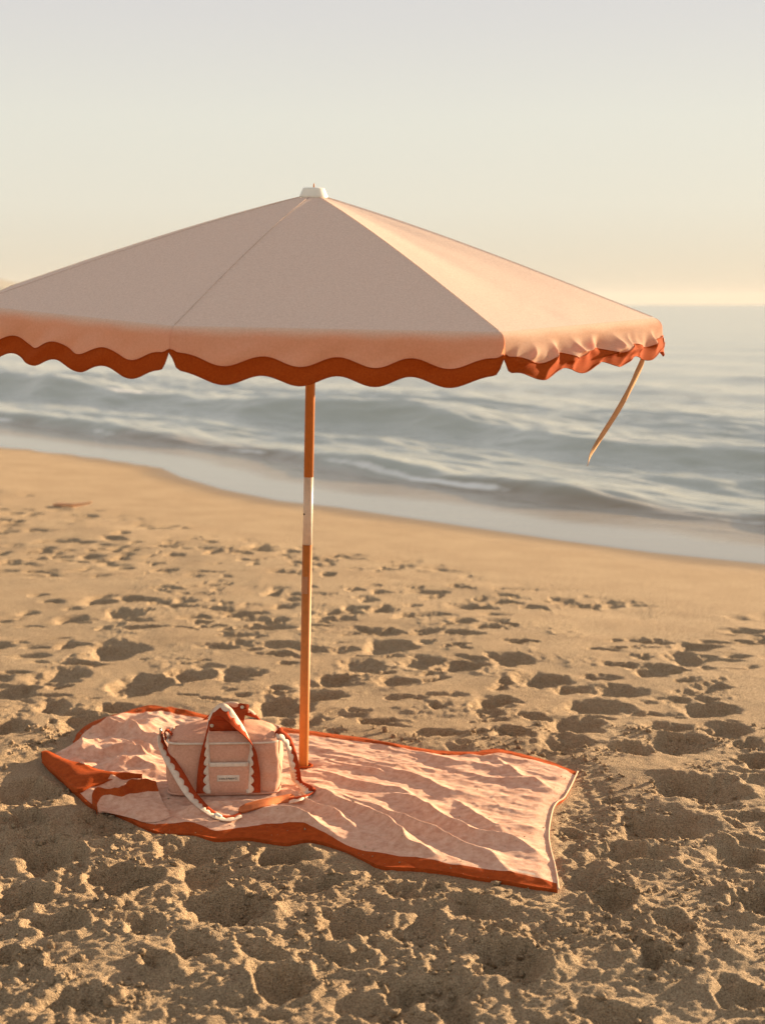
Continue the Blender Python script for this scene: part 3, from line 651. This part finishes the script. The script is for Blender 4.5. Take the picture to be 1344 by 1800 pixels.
n = 5000; cx_ = rng.uniform(-1.05, .6, n); cy_ = rng.uniform(3.4, 5.2, n); sd_ = poly_sd(cx_, cy_, TOUT)
k = (sd_ < -.004) & (rng.rand(n) < .10+.8*np.exp(sd_/.035)) & (noise(cx_*5, cy_*5, 53) > -.15); cx_, cy_ = cx_[k], cy_[k]
crumbs('sand_sprinkle', 'grains of sand kicked onto the towel', cx_, cy_, tz(cx_, cy_), .0007, .0006, .0035)

# ------------------------------------------------------------------ cooler bag
bag = empty('cooler_bag', (float(BAGC[0]), float(BAGC[1]), .020), (0, 0, R(2.5)))
tag(bag, 'pink canvas cooler bag with scalloped rust and white handles on the towel', 'bag')
BW, BD, BH = .322, .19, .170
def bag_surf(nx=4):
    bm = bmesh.new(); bmesh.ops.create_cube(bm, size=1)
    bmesh.ops.subdivide_edges(bm, edges=bm.edges[:], cuts=23, use_grid_fill=True)
    for v in bm.verts:
        x, y, z = v.co*2
        rr = .30                                             # rounded upright corners
        ax_, ay_ = abs(x), abs(y)
        ex = 7; n_ = (ax_**ex+ay_**ex)**(1/ex); sc = max(ax_, ay_)/n_ if n_ > 0 else 1
        px, py = x*sc*BW/2, y*sc*BD/2
        zz = (z+1)/2
        bulge = 1+.030*math.sin(math.pi*zz)-.03*zz**6-.05*max(0, (.12-zz)/.12)**2
        top = BH+.022*(1-(abs(x)**2.2))*(1-.7*abs(y)**2)
        v.co = (px*bulge, py*(bulge-.05*zz), zz*BH if zz < .999 else BH+(top-BH))
        if zz > .999:
            e = max(ax_, ay_); v.co.z -= .012*max(0, (e-.8)/.2)**2
    bm.normal_update()
    for v in bm.verts:
        if v.co.z > .004:
            n = float(noise(v.co.x*14+3, v.co.z*16+v.co.y*9, 131))*.0045+float(noise(v.co.x*34+v.co.y*20, v.co.z*30, 132))*.0016
            if v.co.x > .105: n += .007*(float(noise(v.co.x*22+v.co.y*20, v.co.z*26, 133)))
            v.co += v.normal*n
    return bm
body = link('body', bm_mesh('body', bag_surf()), M_bag, bag)
bag_front = -BD/2
def front_y(z): return bag_front*(1+.030*math.sin(math.pi*min(z, BH)/BH))-.004
# zip, lid seam and front pocket
zp = []
for t in np.linspace(0, 2*math.pi, 97):
    c, s_ = math.cos(t), math.sin(t); e = 2/7
    zp.append((math.copysign(abs(c)**e, c)*(BW/2+.001), math.copysign(abs(s_)**e, s_)*(BD/2-.003), BH-.014))
zo = link('zip', bm_mesh('zip', tube(zp, .0035, 6)), M_white, bag)
sp_ = [(x, y*1.01, .006) for x, y, z in zp]
link('base_piping', bm_mesh('base_piping', tube(sp_, .003, 6)), M_bag, bag)
XL, XR, SWD = -.052, .088, .0205                             # strap centres and half width
def waves(s, per=.026, amp=.0042): return amp*(1.1-2.1*np.abs(np.sin(np.pi*s/per))**.8)
def two_tone(name, path, wvec, half, parent, red_side=1, per=.026, amp=.0042, thick=.0026):
    P = np.array(path); d = np.r_[0, np.cumsum(np.linalg.norm(np.diff(P, axis=0), axis=1))]; wv_ = -waves(d, per, amp) if red_side > 0 else waves(d, per, amp)
    o = link(name, ribbon(P, wvec, -half if red_side > 0 else wv_, wv_ if red_side > 0 else half, thick), M_white, parent)
    link('scallop_trim', ribbon(P, wvec, wv_ if red_side > 0 else -half, half if red_side > 0 else wv_, thick*1.02), M_red, o)
    return o
def handle(yb, path, wv, name='handle'): 
    n = 260; p = catmull(path, n); w_ = catmull(wv, n); 
    P = p; d = np.r_[0, np.cumsum(np.linalg.norm(np.diff(P, axis=0), axis=1))]
    wav = waves(d, .026, .0048)+.003
    o = link(name, ribbon(P, w_, wav, SWD, .0028), M_white, bag)
    link('scallop_trim', ribbon(P, w_, -SWD, wav, .0029), M_red, o); return o
fy = lambda z: front_y(z)-.0035
hp = [(XL-.004, fy(.012), .012), (XL-.002, fy(.06), .06), (XL, fy(.11), .11), (XL+.002, fy(.15), .150), (XL+.006, fy(.15)+.004, .185), (XL+.016, fy(.15)+.014, .225), (XL+.030, fy(.15)+.024, .247),
      (XL+.048, fy(.15)+.028, .252), (XL+.068, fy(.15)+.026, .240), (XL+.092, fy(.15)+.018, .214), (XL+.118, fy(.15)+.008, .186), (XR-.002, fy(.15), .150), (XR, fy(.11), .11), (XR, fy(.06), .06), (XR-.001, fy(.012), .012)]
hw = [(1, 0, 0)]*4+[(.95, .25, .15), (.75, .35, .5), (.4, .4, .8), (.05, .4, .9), (.3, .4, .85), (.4, .6, .65), (-.25, .9, .3)]+[(-1, .1, 0)]+[(-1, 0, 0)]*3
handle(0, hp, hw)
by_ = BD/2
hb = [(XL, by_+.003, .03), (XL, by_+.004, .10), (XL, by_, .15), (XL-.004, by_-.02, .183), (XL-.0, by_-.05, .196), (XL+.02, by_-.075, .222), (XL+.05, by_-.08, .236), (XL+.085, by_-.078, .234), (XL+.115, by_-.06, .215), (XR+.004, by_-.03, .192), (XR+.004, by_, .16), (XR, by_+.004, .10), (XR, by_+.003, .03)]
hbw = [(1, 0, 0)]*3+[(1, 0, 0), (.9, .3, .2), (.5, -.5, .6), (0, -.6, .8), (-.3, -.6, .8), (-.7, -.4, .5), (-1, 0, 0)]+[(-1, 0, 0)]*3
handle(0, hb, hbw)
# red wrap snapped round the handles
wr = catmull([(-.038, -.050, .193), (-.038, -.052, .21), (-.035, -.046, .226), (-.032, -.034, .238), (-.03, -.02, .241)], 24)
ww = np.stack([wr, wr+np.array([.098, .002, -.002])], 1); f = np.linspace(0, 1, 20)[None, :, None]
WP = ww[:, :1]*(1-f)+ww[:, 1:]*f; WP[..., 1] -= .007*np.sin(np.pi*f[..., 0])
wrap = link('handle_wrap', grid_mesh('handle_wrap', WP), M_red, bag)
wb = bmesh.new(); bmesh.ops.create_cube(wb, size=1); bmesh.ops.scale(wb, vec=(.100, .006, .030), verts=wb.verts)
bmesh.ops.bevel(wb, geom=wb.edges[:], offset=.0022, segments=2, affect='EDGES'); wb.transform(Matrix.Translation((.010, -.060, .199))@Matrix.Rotation(R(-6), 4, 'X'))
flap = link('snap_flap', bm_mesh('snap_flap', wb), M_red, wrap)
wb = bmesh.new(); bmesh.ops.create_cube(wb, size=1); bmesh.ops.scale(wb, vec=(.032, .005, .034), verts=wb.verts)
bmesh.ops.bevel(wb, geom=wb.edges[:], offset=.002, segments=2, affect='EDGES'); wb.transform(Matrix.Translation((.056, -.018, .236))@Matrix.Rotation(R(10), 4, 'Y'))
link('snap_tab', bm_mesh('snap_tab', wb), M_red, wrap)
def snap(x, y, z): 
    link('snap', bm_mesh('snap', lathe([(.0056, 0), (.0056, .0012), (.0042, .0024), (.0022, .0014), (.0008, .0012)], 16, Matrix.Translation((x, y, z))@Matrix.Rotation(R(84), 4, 'X'))), M_steel, flap)
snap(-.032, -.0632, .201); snap(.050, -.0632, .199); snap(.054, -.0208, .243)
# pocket hem and label
def fpanel(name, x0, x1, z0, z1, off, m, parent):
    g = np.array([[(x, front_y(z)-off, z) for x in np.linspace(x0, x1, 24)] for z in np.linspace(z0, z1, 8)])
    g2 = g.copy(); e = np.zeros(g.shape[:2], bool); e[0] = e[-1] = True; e[:, 0] = e[:, -1] = True
    g2[e, 1] += off*.9
    return link(name, grid_mesh(name, g2), m, parent)
fpanel('pocket', XL+.012, XR-.012, .012, .100, .0050, M_bag, bag)
fpanel('pocket_hem', XL+.014, XR-.014, .090, .103, .0066, M_white, bag)
lab = fpanel('label', -.018, .050, .045, .068, .0072, M_white, bag)
cu = bpy.data.curves.new('lettering', 'FONT'); cu.body = 'business & Pleasure Co.'; cu.size = .0070; cu.shear = .35; cu.extrude = .0002; cu.align_x = 'CENTER'
tmp = bpy.data.objects.new('lettering', cu); C.objects.link(tmp); bpy.context.view_layer.update()
tm = bpy.data.meshes.new_from_object(tmp.evaluated_get(bpy.context.evaluated_depsgraph_get())); bpy.data.objects.remove(tmp)
xs = [v.co.x for v in tm.vertices]; k_ = .054/(max(xs)-min(xs))
tm.transform(Matrix.Translation((.016, front_y(.056)-.0082, .0545))@Matrix.Rotation(R(90), 4, 'X')@Matrix.Diagonal((k_, .0070*1.1/.0070, 1, 1)))
link('lettering', tm, M_dark, lab)
# side tabs, rings and the long strap
for sx in (-1, 1):
    t = ribbon(catmull([(sx*(BW/2-.012), -.03, BH-.004), (sx*(BW/2+.002), -.032, BH+.010), (sx*(BW/2+.010), -.034, BH+.003), (sx*(BW/2+.004), -.035, BH-.022)], 20), np.tile([0, 1, 0], (20, 1)), -.010, .010, .003)
    link('side_tab', t, M_red, bag)
    rg = [(sx*(BW/2+.010)+.008*math.cos(q)*sx, -.034+.003*math.cos(q), BH-.008+.010*math.sin(q)) for q in np.linspace(0, 2*math.pi, 21)]
    link('ring', bm_mesh('ring', tube(rg, .0014, 6)), M_steel, bag)
def wpt(px, py, z): return ground_at(px, py, z)
bi = (Matrix.Translation(bag.location)@Matrix.Rotation(R(2.5), 4, 'Z')).inverted()
def to_bag(L): return np.array([(bi@Vector(p))[:] for p in L])
def on_towel(px, py, up=.006):
    z = .03
    for _ in range(8):
        p = ground_at(px, py, z); z = float(tz(np.array([p[0]]), np.array([p[1]]))[0])+up
    return ground_at(px, py, z)
yl = BAGC[1]-.045-.06
def at_y(px, py, y): return np.array(cam_pt(px, py, y)[:])
sA = [at_y(281, 1290, BAGC[1]-.04), at_y(284, 1308, BAGC[1]-.06), at_y(296, 1333, BAGC[1]-.10), at_y(314, 1362, BAGC[1]-.13), at_y(333, 1393, BAGC[1]-.155)]+[on_towel(*p) for p in [(350, 1412), (366, 1426), (384, 1436), (404, 1439), (424, 1433)]]
wA = [(.3, 1, .1), (.5, .9, .2), (.7, .6, .3), (.8, .45, .4), (.8, .5, .35), (.7, .7, .2), (.6, .8, .1), (.35, .95, .05), (.0, 1, .1), (-.2, 1, .1)]
n = 220; stp = to_bag(catmull(sA, n)); wv_ = catmull(wA, n)
sh = two_tone('shoulder_strap', stp, wv_, .0165, bag, red_side=1, per=.026, amp=.0036)
sB = [on_towel(*p) for p in [(420, 1424), (445, 1417), (470, 1411), (495, 1406), (516, 1403)]]
n = 40; pB = to_bag(catmull(sB, n)); tb = np.linspace(0, 1, n); pw = .0205*np.minimum(1, np.minimum(tb, 1-tb)*7+.5)
pd_ = link('shoulder_pad', ribbon(pB, np.tile([.15, 1, .25], (n, 1)), -pw, pw, .006), fabric('pad_cloth', (.46, .14, .055), (.54, .18, .075), weave=1000), sh)
sC = [on_towel(*p) for p in [(508, 1408), (528, 1404), (546, 1398)]]+[at_y(548, 1393, BAGC[1]-.06), on_towel(541, 1388, .012), on_towel(531, 1380, .008), on_towel(522, 1372, .012), at_y(518, 1352, BAGC[1]-.02), at_y(513, 1326, BAGC[1]-.03), at_y(506, 1304, BAGC[1]-.04), at_y(494, 1292, BAGC[1]-.05), at_y(486, 1290, BAGC[1]-.05)]
wC = [(0, 1, .2), (.2, 1, .2), (.5, .8, .3), (.7, .4, .5), (.7, -.2, .4), (.7, -.4, .3), (.9, -.3, .2), (1, -.1, .1), (1, .0, .1), (1, 0, .3), (.6, .5, .7), (.2, .9, .6)]
n = 220; stc = to_bag(catmull(sC, n)); two_tone('shoulder_strap', stc, catmull(wC, n), .0150, bag, red_side=1, per=.026, amp=.0036)
bk = to_bag([on_towel(383, 1433, .010)])[0]
b_ = bmesh.new(); bmesh.ops.create_cube(b_, size=1); bmesh.ops.scale(b_, vec=(.012, .030, .005), verts=b_.verts); bmesh.ops.bevel(b_, geom=b_.edges[:], offset=.0015, segments=2, affect='EDGES')
b_.transform(Matrix.Translation(bk)@Matrix.Rotation(R(35), 4, 'Z')); link('buckle', bm_mesh('buckle', b_), M_plastic, sh)
ck = to_bag([at_y(281, 1287, BAGC[1]-.045)])[0]
link('clip', bm_mesh('clip', tube([ck+np.array([0, 0, .012]), ck+np.array([.003, 0, .004]), ck+np.array([.001, 0, -.006]), ck+np.array([0, 0, -.014])], [.003, .0042, .0035, .002], 8)), M_steel, sh)

# ------------------------------------------------------------------ driftwood near the waterline
dc = ground_at(127, 888, -.02); s_, t_ = shore_st(np.array([dc[0]]), np.array([dc[1]])); dz = float(sand_z(dc[0], dc[1]))
st_ = [(-.145, .01, .010), (-.08, .0, .018), (0, -.004, .016), (.07, .004, .022), (.13, .0, .034), (.15, -.004, .040)]
dw = link('driftwood_stick', bm_mesh('driftwood_stick', tube([Vector(p) for p in catmull(st_, 14)], [.008, .013, .015, .014, .013, .012, .013, .012, .011, .010, .009, .008, .007, .004], 8)), M_wood)
dw.location = (dc[0], dc[1], dz); dw.rotation_euler = (0, 0, R(-8))
tag(dw, 'short reddish driftwood stick lying on smooth sand at the left', 'driftwood')
